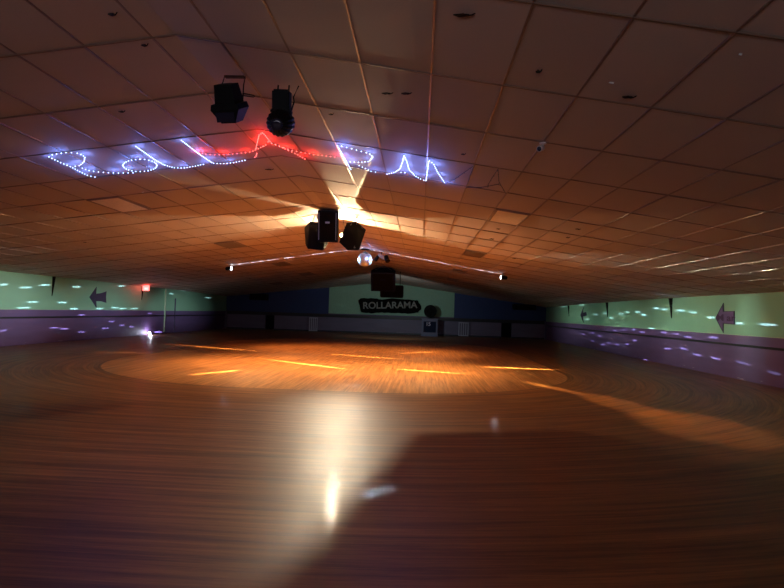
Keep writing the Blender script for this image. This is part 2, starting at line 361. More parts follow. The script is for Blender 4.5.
# ------------------------------------------------------------------ light letters on the ceiling
def arc(cx, cy_, rx, ry, a0, a1, n=12): return [(cx+rx*math.cos(math.radians(a0+(a1-a0)*i/n)), cy_+ry*math.sin(math.radians(a0+(a1-a0)*i/n))) for i in range(n+1)]
letters = [
 ('blue', 'blue string light letter R at the left end of the ceiling lettering', 'R',
  [[(49, 156), (60, 161.5), (71, 166), (80, 171), (88, 174.8), (96, 176.5)],
   [(49, 154.5), (57, 153), (68, 151.5), (79, 152.5), (85, 156), (84, 161), (79, 165), (74, 165.5)],
   [(80, 166.5), (88, 169.5), (97, 171), (108, 172), (120, 172.3), (133, 172)]], 44),
 ('blue', 'blue string light letter O, the closed loop in the ceiling lettering', 'O', [arc(140, 164.6, 17, 6.2, 180, 540, 26)], 28),
 ('blue', 'blue string light letter L touching the letter O', 'L', [[(136, 145.5), (145, 152), (155, 159), (164, 164), (174, 167), (184, 167.2), (195, 165.3), (206, 163)]], 34),
 ('blue', 'blue string light letter L crossing the start of the red letter', 'L', [[(181.5, 139.5), (191, 147), (201, 154.5), (213, 162.5), (222, 163), (233, 162), (245, 159.5)]], 32),
 ('red', 'red string light letter A across the ceiling ridge', 'A',
  [[(199, 151.5), (206, 153.5), (216, 154), (228, 153.5), (240, 152.5), (251, 151), (258, 148), (268, 143)],
   [(256, 148), (257.5, 141), (259, 134), (263, 132), (268, 138), (271, 142), (279, 145), (288, 149.5), (297, 153.5), (307, 159.5)],
   [(268, 141), (278, 145), (290, 149), (303, 152), (317, 154), (337, 156.5)],
   [(257, 152), (256, 156), (252, 157.5)]], 70),
 ('blue', 'blue string light letter R, right of the red letter', 'R',
  [[(337.5, 145), (342, 153), (347, 162), (351, 169)],
   [(338, 144.5), (349, 147), (359, 150), (369, 152.5), (373, 156), (369, 160.5), (360, 161.5), (350, 161)],
   [(356, 163.5), (364, 167), (371, 170.5), (380, 172)]], 42),
 ('blue', 'blue string light letter A with a pointed peak, right part of the lettering', 'A',
  [[(387, 173.3), (395, 171.5), (400, 168), (402.5, 161), (404, 154.5), (407, 161), (409, 168.5), (415, 175), (420, 178), (425.5, 180)], [(399, 171.5), (409, 172)]], 40),
 ('blue', 'blue string light letter M whose right leg is unlit', 'M', [[(426, 180), (427.5, 170), (429, 159.5), (433.5, 163), (438, 172), (445.5, 183)]], 28),
 ('off', 'unlit string light letter A, dark wire right of the blue ones', 'A', [[(446, 183), (453, 180.5), (462, 174), (474, 165.5), (470, 176), (466.5, 187.3), (480, 187.5), (487, 186.5), (492, 178), (498, 169), (499, 182), (506, 193.7)], [(487, 186.5), (499, 184)]], 20)]
bulb_me = {}
for k in ('blue', 'red', 'off'):
    bm = bmesh.new(); bmesh.ops.create_icosphere(bm, subdivisions=1, radius=.0078 if k != 'off' else .008)
    me = bpy.data.meshes.new('bulb'); bm.to_mesh(me); bm.free(); me.materials.append(M['bulb_'+k]); bulb_me[k] = me
def light(name, kind, loc, col, energy, size=.05, target=None, spot=None, blend=.3):
    l = bpy.data.lights.new(name, kind); l.color = col; l.energy = energy
    if kind != 'AREA': l.shadow_soft_size = size
    o = bpy.data.objects.new(name, l); C.objects.link(o); o.location = loc
    if spot: l.spot_size = math.radians(spot); l.spot_blend = blend
    if target is not None: o.rotation_euler = (Vector(target)-Vector(loc)).to_track_quat('-Z', 'Y').to_euler()
    return o
for kind, lab, ch, lines, nb in letters:
    base = at_ceil(*lines[0][0], .02)
    t = thing('string_light_letter', lab, 'string light', base, group='string light letters on the ceiling')
    bm = bmesh.new(); P3 = []
    for ln in lines:
        ps = []
        for a, b in zip(ln[:-1], ln[1:]):
            for k in range(3): ps.append(at_ceil(a[0]+(b[0]-a[0])*k/3, a[1]+(b[1]-a[1])*k/3, .022)-base)
        ps.append(at_ceil(*ln[-1], .022)-base); P3.append(ps); tube(bm, ps, .0022 if kind != 'off' else .0055, 5)
    link('wire', bm, 'wire', t)
    tot = sum((q2-p2).length for ps in P3 for p2, q2 in zip(ps[:-1], ps[1:])); step = tot/nb
    acc = 0; lacc = 0.3
    for ps in P3:
        for p2, q2 in zip(ps[:-1], ps[1:]):
            L = (q2-p2).length; pos = 0
            while acc <= L-pos and step > 0:
                pos += acc; acc = step
                pt = p2.lerp(q2, pos/L)
                o = bpy.data.objects.new('bulb', bulb_me[kind]); C.objects.link(o); o.parent = t; o.location = pt + Vector((0, 0, -.012))
            acc -= (L-pos)
            lacc += L
            if lacc > .34 and kind != 'off':
                lacc = 0; w = base + q2 + Vector((0, 0, -.05))
                light('string_glow', 'POINT', w, (.13, .24, 1) if kind == 'blue' else (1, .03, .02), .55 if kind == 'blue' else .55, .03)
# ------------------------------------------------------------------ speakers
def speaker(loc, rotm, w, h, dp, label, bracket_to=None, body='black', grp=None):
    t = thing('hanging_speaker', label, 'speaker', loc, group=grp)
    mx = rotm.to_4x4()
    bm = bmesh.new()  # local: front -Y, up Z ; back narrower
    pts = [(-w/2, -dp/2), (w/2, -dp/2), (w/2, -dp*.05), (w*.30, dp/2), (-w*.30, dp/2), (-w/2, -dp*.05)]
    prism(bm, pts, -h/2, h/2, mx); bmesh.ops.bevel(bm, geom=bm.edges[:], offset=.008, segments=2, affect='EDGES')
    link('cabinet', bm, body, t)
    bm = bmesh.new(); box(bm, (0, -dp/2-.006, 0), (w*.80, .014, h*.86), mx, bev=.004); link('grille', bm, 'grille', t)
    bm = bmesh.new()
    for s in (-1, 1): box(bm, (s*w*.43, -dp/2-.006, 0), (.012, .014, h*.86), mx)
    link('edge_strip', bm, 'metal' if body == 'black' else 'navybox', t)
    bm = bmesh.new(); box(bm, (0, -dp/2-.014, h*.12), (w*.22, .004, w*.09), mx, bev=.001); link('badge', bm, 'metal' if body == 'black' else 'navybox', t)
    if bracket_to is not None:
        bt = Vector(bracket_to)-Vector(loc)
        bm = bmesh.new()
        tube(bm, [mx @ Vector((-w*.35, 0, h/2)), bt], .012); tube(bm, [mx @ Vector((w*.35, 0, h/2)), bt], .012); tube(bm, [mx @ Vector((0, dp*.3, h/2)), bt], .012)
        box(bm, bt, (.14, .14, .012))
        link('mount', bm, 'metal', t)
    return t
def rz(yaw, tilt, roll=0): return (Matrix.Rotation(math.radians(yaw), 3, 'Z') @ Matrix.Rotation(math.radians(tilt), 3, 'X') @ Matrix.Rotation(math.radians(roll), 3, 'Y'))
SY = 12.6
pc = at_y(329, 226.5, SY); pl = at_y(316, 235, SY+.35); pr = at_y(353, 236, SY+.40)
g = 'speaker cluster hung from the ridge'
speaker(pc, rz(0, 8), .46, .72, .42, 'black speaker facing forward, middle and nearest of the hanging cluster', (pc.x, pc.y+.15, zc(pc.x, pc.y+.15)), grp=g)
def wedge_speaker(near, left, right, extra, label, front):
    V = lambda e: at_y(*e)
    n_, l_, r_ = [V(e) for e in near], [V(e) for e in left], [V(e) for e in right]
    back = [l_[k]+r_[k]-n_[k] for k in (0, 1)]
    pts = n_+l_+r_+back+[V(e) for e in extra]
    c = sum(pts, Vector())/len(pts)
    t = thing('hanging_speaker', label, 'speaker', c, group=g)
    bm = bmesh.new(); vs = [bm.verts.new(p-c) for p in pts]; h_ = bmesh.ops.convex_hull(bm, input=vs)
    bmesh.ops.delete(bm, geom=[v_ for v_ in bm.verts if not v_.link_faces], context='VERTS')
    bmesh.ops.dissolve_limit(bm, angle_limit=.06, verts=bm.verts, edges=bm.edges)
    bmesh.ops.bevel(bm, geom=bm.edges[:], offset=.01, segments=2, affect='EDGES'); link('cabinet', bm, 'black', t)
    a, b = (n_, r_) if front == 'R' else (l_, n_)
    qd = [a[0], b[0], b[1], a[1]]; m_ = sum(qd, Vector())/4; nr = (qd[1]-qd[0]).cross(qd[3]-qd[0]).normalized()
    if nr.y > 0: nr = -nr
    def plate(nm, f, fz, sh, mk, th):
        bm = bmesh.new(); q4 = [m_+(p-m_)*f+sh-c for p in qd]
        u = [bm.verts.new(p-nr*.012) for p in q4]; w = [bm.verts.new(p+nr*th) for p in q4]
        bm.faces.new(u); bm.faces.new(w[::-1])
        for k in range(4): bm.faces.new((u[k], u[(k+1) % 4], w[(k+1) % 4], w[k]))
        link(nm, bm, mk, t)
    plate('grille', .84, 0, Vector(), 'grille', .012)
    plate('badge', .13, 0, (a[1]+b[1]-a[0]-b[0])*.17, 'metal', .017)
    top = (n_[0]+l_[0]+r_[0]+back[0])/4; bt = Vector((top.x, top.y, zc(top.x, top.y)))-c
    bm = bmesh.new()
    for p in (n_[0], l_[0], r_[0], back[0]): tube(bm, [(top+(p-top)*.6)-c-Vector((0, 0, .03)), bt], .010)
    box(bm, bt-Vector((0, 0, .008)), (.14, .14, .012)); link('mount', bm, 'metal', t)
wedge_speaker([(309.8, 221.3, 12.75), (307.4, 249, 12.7)], [(304.3, 227.3, 13.05), (305.3, 244, 13.0)], [(326, 223, 13.0), (328, 244, 13.0)], [(323.6, 250.5, 12.8)], 'black speaker on the left of the cluster, turned left', 'R')
wedge_speaker([(356.7, 221.4, 12.7), (347.3, 250.6, 12.64)], [(346.5, 222.4, 12.5), (338.6, 242.3, 12.56)], [(366.4, 229.6, 12.95), (359.3, 250.5, 12.8)], [], 'black speaker on the right of the cluster, beside the glaring lamp', 'R')
# far hanging pair
pf = at_y(383.5, 279.5, 26.0)
speaker(pf, rz(0, 24), 1.15, .95, .7, 'big navy speaker hung from the far ridge behind the mirror ball', (pf.x, pf.y, zc(pf.x, pf.y)), 'navybox')
pf2 = at_y(392, 291.5, 27.5)
t = thing('hanging_projector_box', 'wide black box hung below the navy speaker over the green end wall', 'hanging box', pf2)
bm = bmesh.new(); box(bm, (0, 0, 0), (1.15, .7, .62), bev=.03); link('housing', bm, 'black', t)
bm = bmesh.new(); box(bm, (0, -.36, .0), (.95, .02, .46), bev=.006); link('grille', bm, 'grille', t)
bm = bmesh.new()
for s in (-.4, .4): tube(bm, [(s, 0, .3), (s, 0, zc(pf2.x+s, pf2.y)-pf2.z)], .02)
link('rod', bm, 'black', t)
# ------------------------------------------------------------------ lamp among the speakers
LP = at_y(342, 235.3, 13.62)
t = thing('effect_lamp', 'glaring warm lamp hanging between the hanging speakers', 'stage light', LP)
fw = Vector((0, -1, -.12)).normalized(); mxl = fw.to_track_quat('Z', 'Y').to_matrix().to_4x4()
bm = bmesh.new(); lathe(bm, [(.035, -.16), (.06, -.15), (.065, -.03), (.075, -.012)], 20, mxl); link('housing', bm, 'black', t, True)
bm = bmesh.new(); lathe(bm, [(.052, -.011), (.05, -.006), (.03, -.002)], 20, mxl); link('lens', bm, 'lampglow', t, True)
bm = bmesh.new(); tube(bm, [mxl @ Vector((.07, 0, -.08)), mxl @ Vector((.075, .1, -.08)), (0, .08, zc(LP.x, LP.y)-LP.z)], .008); link('bracket', bm, 'black', t)
# gobo light: one lamp whose lens throws separate beams
def gobo(name, loc, col, energy, beams, size=.02, mode='front', sharp=3.0, tgt=0, hgt=1, boost=1.0):
    o = light(name, 'POINT', loc, col, energy*boost, size); l = o.data; l.use_nodes = True; nt = l.node_tree
    em = nt.nodes['Emission']
    ge = nt.nodes.new('ShaderNodeNewGeometry'); sx = nt.nodes.new('ShaderNodeSeparateXYZ'); nt.links.new(ge.outputs['Incoming'], sx.inputs[0])
    def mth(op, a, b=0.0, c=0.0):
        n = nt.nodes.new('ShaderNodeMath'); n.operation = op
        for k, v_ in enumerate((a, b, c)):
            if isinstance(v_, (int, float)): n.inputs[k].default_value = v_
            else: nt.links.new(v_, n.inputs[k])
        return n.outputs[0]
    X_, Y_, Z_ = sx.outputs
    if mode in ('front', 'back'):
        sg_ = -1.0 if mode == 'front' else 1.0
        az = mth('ARCTAN2', X_, mth('MULTIPLY', Y_, sg_)); el = mth('ARCSINE', Z_)
        def ae(p): dd = (Vector(p)-Vector(loc)).normalized(); return Vector((math.atan2(dd.x, sg_*dd.y), math.asin(dd.z)))
    else:
        sg_ = -1.0 if mode == 'down' else 1.0
        zz_ = mth('MAXIMUM', mth('MULTIPLY', Z_, sg_), 0.001); az = mth('DIVIDE', X_, zz_); el = mth('DIVIDE', Y_, zz_)
        def ae(p): dd = (Vector(p)-Vector(loc)).normalized(); return Vector((dd.x/max(sg_*dd.z, .001), dd.y/max(sg_*dd.z, .001)))
    cb = nt.nodes.new('ShaderNodeCombineXYZ'); nt.links.new(az, cb.inputs[0]); nt.links.new(el, cb.inputs[1])
    tot = None
    for p0, p1, wd, st in beams:
        if tgt:
            rr = ((Vector(p0)+Vector(p1))/2-Vector(loc)).length; st = st*tgt*rr**3/max(hgt, .1)/boost
        a, b = ae(p0), ae(p1); c = (a+b)/2; dv = b-a
        mp = nt.nodes.new('ShaderNodeMapping'); mp.vector_type = 'TEXTURE'
        mp.inputs['Location'].default_value = (c.x, c.y, 0); mp.inputs['Rotation'].default_value = (0, 0, math.atan2(dv.y, dv.x))
        mp.inputs['Scale'].default_value = (max(dv.length/2, 1e-4)*1.15, wd/2, 1)
        nt.links.new(cb.outputs[0], mp.inputs[0])
        gr = nt.nodes.new('ShaderNodeTexGradient'); gr.gradient_type = 'SPHERICAL'; nt.links.new(mp.outputs[0], gr.inputs[0])
        s_ = mth('MINIMUM', mth('MULTIPLY', gr.outputs['Fac'], sharp), 1.0)
        tot = mth('MULTIPLY', s_, st) if tot is None else mth('MULTIPLY_ADD', s_, st, tot)
    nt.links.new(tot, em.inputs['Strength'])
    return o
# ------------------------------------------------------------------ mirror ball and its pinspots
BP = at_y(365, 259.5, 20.0)
t = thing('mirror_ball', 'glowing mirror ball hanging from the ridge beyond the speakers', 'mirror ball', BP)
bm = bmesh.new(); bmesh.ops.create_uvsphere(bm, u_segments=36, v_segments=20, radius=.27); link('mirror_sphere', bm, 'mirror', t)
bm = bmesh.new(); lathe(bm, [(.05, .25), (.05, .29), (.02, .3)], 12); lathe(bm, [(.012, .29), (.012, zc(BP.x, BP.y)-BP.z)], 8); link('cap_and_rod', bm, 'metal', t)
bm = bmesh.new(); box(bm, (0, 0, zc(BP.x, BP.y)-BP.z-.02), (.3, .16, .04), bev=.01); link('motor_plate', bm, 'black', t)
for k, (px_, py_, lab) in enumerate(((229.5, 268.5, 'small pinspot lamp at the left end of the white beam'), (503, 277.5, 'small pinspot lamp at the right end of the white beam'))):
    pp = at_ceil(px_, py_, .12)
    t = thing('pinspot_lamp', lab, 'spotlight', pp, group='pinspots aimed at the mirror ball')
    dirv = (BP-pp).normalized(); mx = dirv.to_track_quat('Z', 'Y').to_matrix().to_4x4()
    bm = bmesh.new(); lathe(bm, [(.045, -.16), (.07, -.14), (.075, .06), (.085, .08)], 18, mx); link('housing', bm, 'black', t, True)
    bm = bmesh.new(); lathe(bm, [(.07, .081), (.06, .088), (.03, .092)], 18, mx); link('lens', bm, 'pinglow', t, True)
    bm = bmesh.new(); tube(bm, [(0, 0, .05), (0, 0, .11)], .01); box(bm, (0, 0, .108), (.12, .12, .012)); link('bracket', bm, 'white', t)
    lp = pp + dirv*.13
    ca, cb_ = Vector((pp.x, pp.y, 0)), Vector((BP.x, BP.y, 0)); L_ = (cb_-ca).length; rk = []
    for u, w_ in zip((.35, .7, 1.2, 2.0, 3.2, 4.8), (.7, 1.2, 2.0, 3.2, 4.8, L_-.1)):
        def on(r_):
            c_ = ca.lerp(cb_, min(r_/L_, .99)); c_.z = zc(c_.x, c_.y); return c_
        rk.append((on(u), on(w_), .22/((u+w_)/2), 1.0))
    gobo('pinspot_rake', lp, (.70, .74, 1), 39.5, rk, .01, 'front', 2.0, 2.0, .12, 15)
    light('pinspot_beam', 'SPOT', lp, (.38, .62, 1), 3200, .015, BP + Vector((0, 0, .02)), 6, .6)
# effect projector beside the ball
pe = at_ceil(381.5, 256.5, .20)
t = thing('effect_projector', 'small pale scanner light with black barrel right of the mirror ball', 'stage light', pe)
bm = bmesh.new(); box(bm, (0, 0, .0), (.26, .2, .14), Matrix.Rotation(.5, 4, 'Y'), bev=.02); link('housing', bm, 'fixwhite', t)
bm = bmesh.new(); mx = Matrix.Translation((.2, -.1, -.08)) @ Vector((.35, -.5, -.8)).to_track_quat('Z', 'Y').to_matrix().to_4x4(); lathe(bm, [(.08, -.1), (.085, .12), (.095, .13)], 16, mx); link('barrel', bm, 'black', t, True)
bm = bmesh.new(); mx = Matrix.Translation((-.16, -.08, -.07)) @ Vector((-.4, -.5, -.8)).to_track_quat('Z', 'Y').to_matrix().to_4x4(); lathe(bm, [(.06, -.08), (.065, .1), (.07, .11)], 16, mx); link('barrel', bm, 'black', t, True)
bm = bmesh.new(); tube(bm, [(0, 0, .05), (0, 0, .17)], .02); box(bm, (0, 0, .165), (.12, .1, .012)); link('bracket', bm, 'black', t)
# ------------------------------------------------------------------ two near stage lights
PA = at_y(229.5, 103, 5.15)
t = thing('scanner_light', 'black faceted stage light hanging left of the round one', 'stage light', PA)
mx = rz(-8, 28).to_4x4()
bm = bmesh.new()
prism(bm, [(-.105, -.10), (.105, -.10), (.105, .10), (-.105, .10)], .0, .175, mx, pts2=[(-.088, -.08), (.088, -.08), (.088, .08), (-.088, .08)])
prism(bm, [(-.065, -.11), (.08, -.11), (.08, .06), (-.065, .06)], -.175, -.05, mx, pts2=[(-.145, -.13), (.145, -.13), (.145, .11), (-.145, .11)])
prism(bm, [(-.145, -.13), (.145, -.13), (.145, .11), (-.145, .11)], -.05, .0, mx, pts2=[(-.135, -.12), (.135, -.12), (.135, .10), (-.135, .10)])
link('housing', bm, 'black', t)
bm = bmesh.new(); prism(bm, [(-.05, -.118), (.062, -.118), (.095, -.137), (-.095, -.137)], -.16, -.07, mx); link('lens_panel', bm, 'lens', t)
bm = bmesh.new(); zt_ = zc(PA.x, PA.y+.1)-PA.z-.022
tube(bm, [(-.13, .0, .02), (-.10, .05, .20), (-.095, .09, zt_-.01), (.115, .09, zt_-.01), (.115, .05, .20), (.13, 0, .02)], .006, 6); box(bm, (0.01, .09, zt_-.012), (.2, .05, .012))
link('yoke', bm, 'black', t)
bm = bmesh.new(); tube(bm, [(.12, .03, .11), (.23, .03, .09), (.24, .02, .075), (.23, .01, .065), (.12, .0, .075)], .005, 6); link('cable', bm, 'black', t)
PB = at_y(281.5, 115, 5.25)
t = thing('round_scanner_light', 'black round-headed stage light with finned rim, right of the faceted one', 'stage light', PB)
bm = bmesh.new(); box(bm, (0, .02, .13), (.17, .15, .21), rz(4, 12).to_4x4(), bev=.015); box(bm, (0, 0, .03), (.2, .12, .04), rz(4, 12).to_4x4(), bev=.01); link('base_box', bm, 'black', t)
bm = bmesh.new(); mx = Matrix.Translation((.0, -.02, -.085)) @ Vector((0.05, -1, -.45)).to_track_quat('Z', 'Y').to_matrix().to_4x4()
lathe(bm, [(.06, .18), (.10, .12), (.125, .06), (.13, -.05), (.105, -.09)][::-1], 72, mx, 0, 18, .035); link('head', bm, 'black', t)
bm = bmesh.new(); lathe(bm, [(.062, .175), (.055, .186), (.03, .19)], 24, mx); link('lens', bm, 'lens', t, True)
bm = bmesh.new(); zt_ = zc(PB.x, PB.y+.08)-PB.z-.012
tube(bm, [(.09, .02, .05), (.115, .02, .14), (.10, .05, .2), (.145, .06, zt_-.005)], .007, 6); tube(bm, [(-.06, .04, .22), (-.06, .06, zt_)], .008, 6); tube(bm, [(.05, .04, .22), (.05, .06, zt_)], .008, 6)
link('bracket', bm, 'black', t)
# ------------------------------------------------------------------ camera, hooks and scraps on the ceiling
pk = at_ceil(543, 143, .0)
t = thing('security_camera', 'white security camera mounted on the right ceiling slope', 'camera', pk)
bm = bmesh.new(); lathe(bm, [(.035, -.012), (.04, 0)], 18); tube(bm, [(0, 0, -.005), (.0, -.01, -.04), (-.02, -.03, -.055)], .009); link('mount', bm, 'white', t)
mx = Matrix.Translation((-.035, -.05, -.075)) @ Vector((-.55, -.75, -.35)).to_track_quat('Z', 'Y').to_matrix().to_4x4()
bm = bmesh.new(); lathe(bm, [(.020, -.055), (.030, -.045), (.032, .03), (.030, .036)], 20, mx); link('body', bm, 'white', t, True)
bm = bmesh.new(); lathe(bm, [(.026, .036), (.02, .042), (.012, .046)], 16, mx); link('lens', bm, 'lens', t, True)
marks = [(113, 13.5, 'hook', .07, 'small black hook near the top left corner of the ceiling'), (145, 44.5, 'hook', .06, 'small black hook left of the ridge, second from the top left'),
 (122, 111, 'hook', .07, 'small black hook above the blue letters'), (463, 14, 'hook', .13, 'long bent black hook at the top of the ceiling'),
 (387, 92.5, 'hook', .10, 'black hook with a bright bead, left of the pair'), (406, 92.5, 'hook', .09, 'black hook beside the pale grid bar, right of the pair'),
 (538, 70.5, 'hook', .04, 'tiny dark hook between two pale bars, upper right'), (628, 96, 'hook', .10, 'black hook just under the white scrap'),
 (269, 169, 'hook', .13, 'dark winged hook below the red letter'), (331, 113.5, 'hook', .05, 'small dark hook right of the round stage light'),
 (463, 153.5, 'hook', .05, 'small dark hook near the unlit letter'), (498, 228.5, 'hook', .07, 'dark hook under the pale light panel'),
 (491.5, 238.5, 'hook', .10, 'dark forked hook second below the pale light panel'), (514, 258, 'hook', .10, 'dark hook above the right pinspot'),
 (577.5, 228.5, 'hook', .09, 'dark hook right of the pale light panel'), (567.5, 237, 'hook', .07, 'small hook left of centre on the right slope'),
 (85, 242, 'hook', .08, 'dark hook on the lower left slope'), (612, 82, 'scrap', .055, 'white paper scrap on the right ceiling'), (740.5, 54, 'scrap', .03, 'tiny white paper scrap near the top right corner'),
 (143, 192, 'scrap', .04, 'tiny pale scrap below the letter O')]
for px_, py_, kd, s, lab in marks:
    p = at_ceil(px_, py_, .0)
    if kd == 'hook':
        bm = bmesh.new(); s2 = s/2
        tube(bm, [(0, 0, .01), (0, 0, -.012), (s2*.4, -.01, -.02), (s2, -.015, -.012), (s2*1.3, -.02, .0)], .005, 6)
        prism(bm, [(-s2, -.012), (-s2*.2, -.022), (s2*.6, -.016), (s2*.7, .0), (-s2*.4, .014)], -.016, -.008)
        o = link('ceiling_hook', bm, 'black'); tag(o, lab, 'hook', 'small black hooks on the ceiling')
    else:
        bm = bmesh.new(); prism(bm, [(-s/2, -s*.2), (s*.1, -s*.45), (s/2, s*.3), (0, s*.5)], -.004, .0, Matrix.Rotation(.9, 4, 'X')); o = link('paper_scrap', bm, 'paper'); tag(o, lab, 'paper scrap', 'pale scraps on the ceiling')
    o.location = p - Vector((0, 0, .0))
# ------------------------------------------------------------------ wall things
def bracket(p, side, w, h, lab):  # black fin tapering down the wall from the eaves
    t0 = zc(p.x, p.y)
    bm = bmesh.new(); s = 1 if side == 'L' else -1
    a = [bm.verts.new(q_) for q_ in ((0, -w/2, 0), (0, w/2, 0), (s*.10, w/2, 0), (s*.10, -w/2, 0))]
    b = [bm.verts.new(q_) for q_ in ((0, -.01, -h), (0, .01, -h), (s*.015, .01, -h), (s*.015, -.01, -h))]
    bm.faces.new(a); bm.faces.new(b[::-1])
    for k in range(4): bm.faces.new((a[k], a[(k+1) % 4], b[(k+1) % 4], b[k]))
    o = link('wall_fin', bm, 'black'); o.location = (p.x, p.y, t0+.0); tag(o, lab, 'bracket', 'black tapered fins under the eaves')
bracket(at_left(52.5, 283), 'L', .05, .70, 'black tapered fin on the left wall, nearest the camera')
bracket(at_left(142, 290), 'L', .05, .66, 'black tapered fin beside the red exit light')
bracket(at_right(672, 303), 'R', .10, .68, 'black tapered fin on the right wall, nearest the camera')
bracket(at_right(608, 306), 'R', .08, .66, 'black tapered fin in the middle of the right wall')
bracket(at_right(569.3, 307), 'R', .07, .62, 'black tapered fin at the far end of the right wall')
def arrow(p, side, outline, lab, mname, inner=None, txt=None):
    # outline in wall plane: (along Y toward far = +, z)
    t = thing('wall_arrow', lab, 'arrow sign', p)
    s = 1 if side == 'L' else -1
    mx = Matrix(((0, 0, s, 0), (1, 0, 0, 0), (0, 1, 0, 0), (0, 0, 0, 1)))
    bm = bmesh.new(); prism(bm, outline, 0.0, .02, mx); link('board', bm, 'arrow', t)
    if inner:
        bm = bmesh.new(); prism(bm, inner, .018, .024, mx); link('face', bm, mname, t)
    if txt:
        text('lettering', txt, .26, 'plumtext', t, Matrix.Translation((-.0265, .0, 0)) @ Matrix(((0, 0, -1, 0), (-1, 0, 0, 0), (0, 1, 0, 0), (0, 0, 0, 1))), .002, 1.9)
    return t
def wpts(pix, f, c): return [((f(*p_)-c).y, (f(*p_)-c).z) for p_ in pix]
c = at_right(726.5, 318, .0)
o1 = [(715.8, 318), (723.8, 303), (724.3, 311.2), (735, 311), (735, 324.6), (724, 323.8), (723.8, 333)]
i1_ = [(717, 318), (723, 306.5), (723.5, 312), (734.3, 311.9), (734.3, 323.8), (723.4, 323), (723, 329.5)]
arrow(c, 'R', wpts(o1, at_right, c), 'purple arrow sign with lettering on the right wall', 'arrow_purple', wpts(i1_, at_right, c), 'M ar')
c = at_left(97, 296.5)
o1 = [(89.3, 297.2), (96.3, 286.6), (95.7, 294), (102, 293), (106.2, 291.3), (105.6, 297), (106, 302.8), (101, 301.3), (95.8, 301.2), (96.2, 307.6)]
arrow(c, 'L', wpts(o1, at_left, c), 'dark plum arrow sign with flared tail on the left wall', 'arrow')
c = at_right(583, 314.5)
o1 = [(580.6, 315), (583.7, 307.3), (583, 313), (586.5, 312), (587, 315.5), (583.2, 316.4), (583.6, 322.6)]
arrow(c, 'R', wpts(o1, at_right, c), 'small dark arrow sign at the far end of the right wall', 'arrow')
# exit light
pe_ = at_left(146, 288, .25)
t = thing('exit_sign', 'small glowing red exit light at the top of the left wall', 'exit sign', pe_)
bm = bmesh.new(); box(bm, (0, 0, .0), (.30, .09, .26), bev=.012); link('housing', bm, 'redglow', t)
bm = bmesh.new(); box(bm, (0.03, -.05, -.03), (.17, .015, .12), bev=.004); link('face_panel', bm, 'pinkglow', t)
bm = bmesh.new(); box(bm, (0, .0, .15), (.12, .06, .05), bev=.005); tube(bm, [(-.25, 0, .13), (0, 0, .13)], .01); link('canopy', bm, 'white', t)
light('exit_glow', 'POINT', pe_+Vector((.12, .0, .17)), (1, .06, .04), 2.5, .05)
light('exit_glow', 'POINT', pe_+Vector((.2, -.35, -.05)), (1, .08, .05), 2, .05)
# bright lamp at floor level, left
pfl = at_left(149.5, 333.0, .10)
t = thing('floor_lamp_spot', 'small dazzling white spotlight at the foot of the left wall', 'spotlight', pfl)
bm = bmesh.new(); box(bm, (-.02, 0.06, 0), (.12, .12, .1), bev=.02); link('housing', bm, 'black', t)
mx = Vector((.4, -1, .1)).to_track_quat('Z', 'Y').to_matrix().to_4x4()
bm = bmesh.new(); lathe(bm, [(.06, .0), (.055, .03), (.02, .04)], 16, mx); link('lens', bm, 'pinglow', t, True)
light('floor_spot_glow', 'POINT', pfl+Vector((.12, -.12, .04)), (.75, .8, 1), 6, .04)
# far-end things
sg = at_y(390.5, 307, YF-.1)
t = thing('rink_sign', 'black ragged sign with pale ROLLARAMA lettering on the green end wall', 'sign', sg)
ol = [(358.5, 300.5), (361, 298.3), (375, 298.2), (379, 299.5), (392, 298.6), (409, 299.7), (417, 300.3), (420.5, 304.5), (421.3, 308.5), (418, 312.2), (411, 313.8), (399, 313), (384, 312.6), (377, 312.8), (371, 313.4), (361.5, 312.2), (360, 306)]
op = []
for k, pxx in enumerate(ol):
    a, b = Vector(pxx), Vector(ol[(k+1) % len(ol)])
    for u in range(4):
        q2 = a.lerp(b, u/4) + Vector((random.uniform(-.35, .35), random.uniform(-.35, .35))); w = at_y(q2.x, q2.y, YF-.1)-sg; op.append((w.x, w.z))
mxs = Matrix(((1, 0, 0, 0), (0, 0, -1, 0), (0, 1, 0, 0), (0, 0, 0, 1)))
bm = bmesh.new(); prism(bm, op, -.01, .06, mxs); link('board', bm, 'sign', t)
tilt = Matrix.Rotation(-.045, 4, 'Y')
text('lettering', 'ROLLARAMA', .62, 'letters', t, tilt @ Matrix.Translation((-.04, -.065, .10)) @ mxs, .006, 1.02)
kc = at_y(429.5, 331.0, YF-1.1); kc = Vector((kc.x, kc.y, 0))
t = thing('score_cabinet', 'slate blue cabinet standing against the end wall beside the sign', 'cabinet', kc)
bm = bmesh.new(); prism(bm, [(-.52, -.3), (.52, -.3), (.52, .3), (-.52, .3)], 0, 1.1, None, 0, [(-.5, -.28), (.5, -.28), (.5, .28), (-.5, .28)]); box(bm, (0, 0, 1.12), (1.08, .64, .05), bev=.015); link('body', bm, 'slate', t)
bm = bmesh.new(); box(bm, (0, -.305, .6), (.8, .015, .7), bev=.005); link('front_panel', bm, 'navybox', t)
text('numerals', '15', .32, 'balus', t, Matrix.Translation((-.1, -.315, .78)) @ mxs, .004)
kf = kc + Vector((.02, 0, 1.150))
t = thing('round_fan', 'round black fan standing on the slate cabinet', 'fan', kf)
bm = bmesh.new(); mxf = Matrix.Translation((0, 0, .46)) @ Matrix.Rotation(PI/2, 4, 'X')
for r in (.40, .33, .25, .17): tube(bm, [mxf @ Vector((r*math.cos(a*PI/16), r*math.sin(a*PI/16), .09-.08*(r/.4)**2)) for a in range(33)], .012, 5)
for a in range(20): tube(bm, [mxf @ Vector((.06*math.cos(a*PI/10), .06*math.sin(a*PI/10), .10)), mxf @ Vector((.40*math.cos(a*PI/10), .40*math.sin(a*PI/10), .01))], .008, 4)
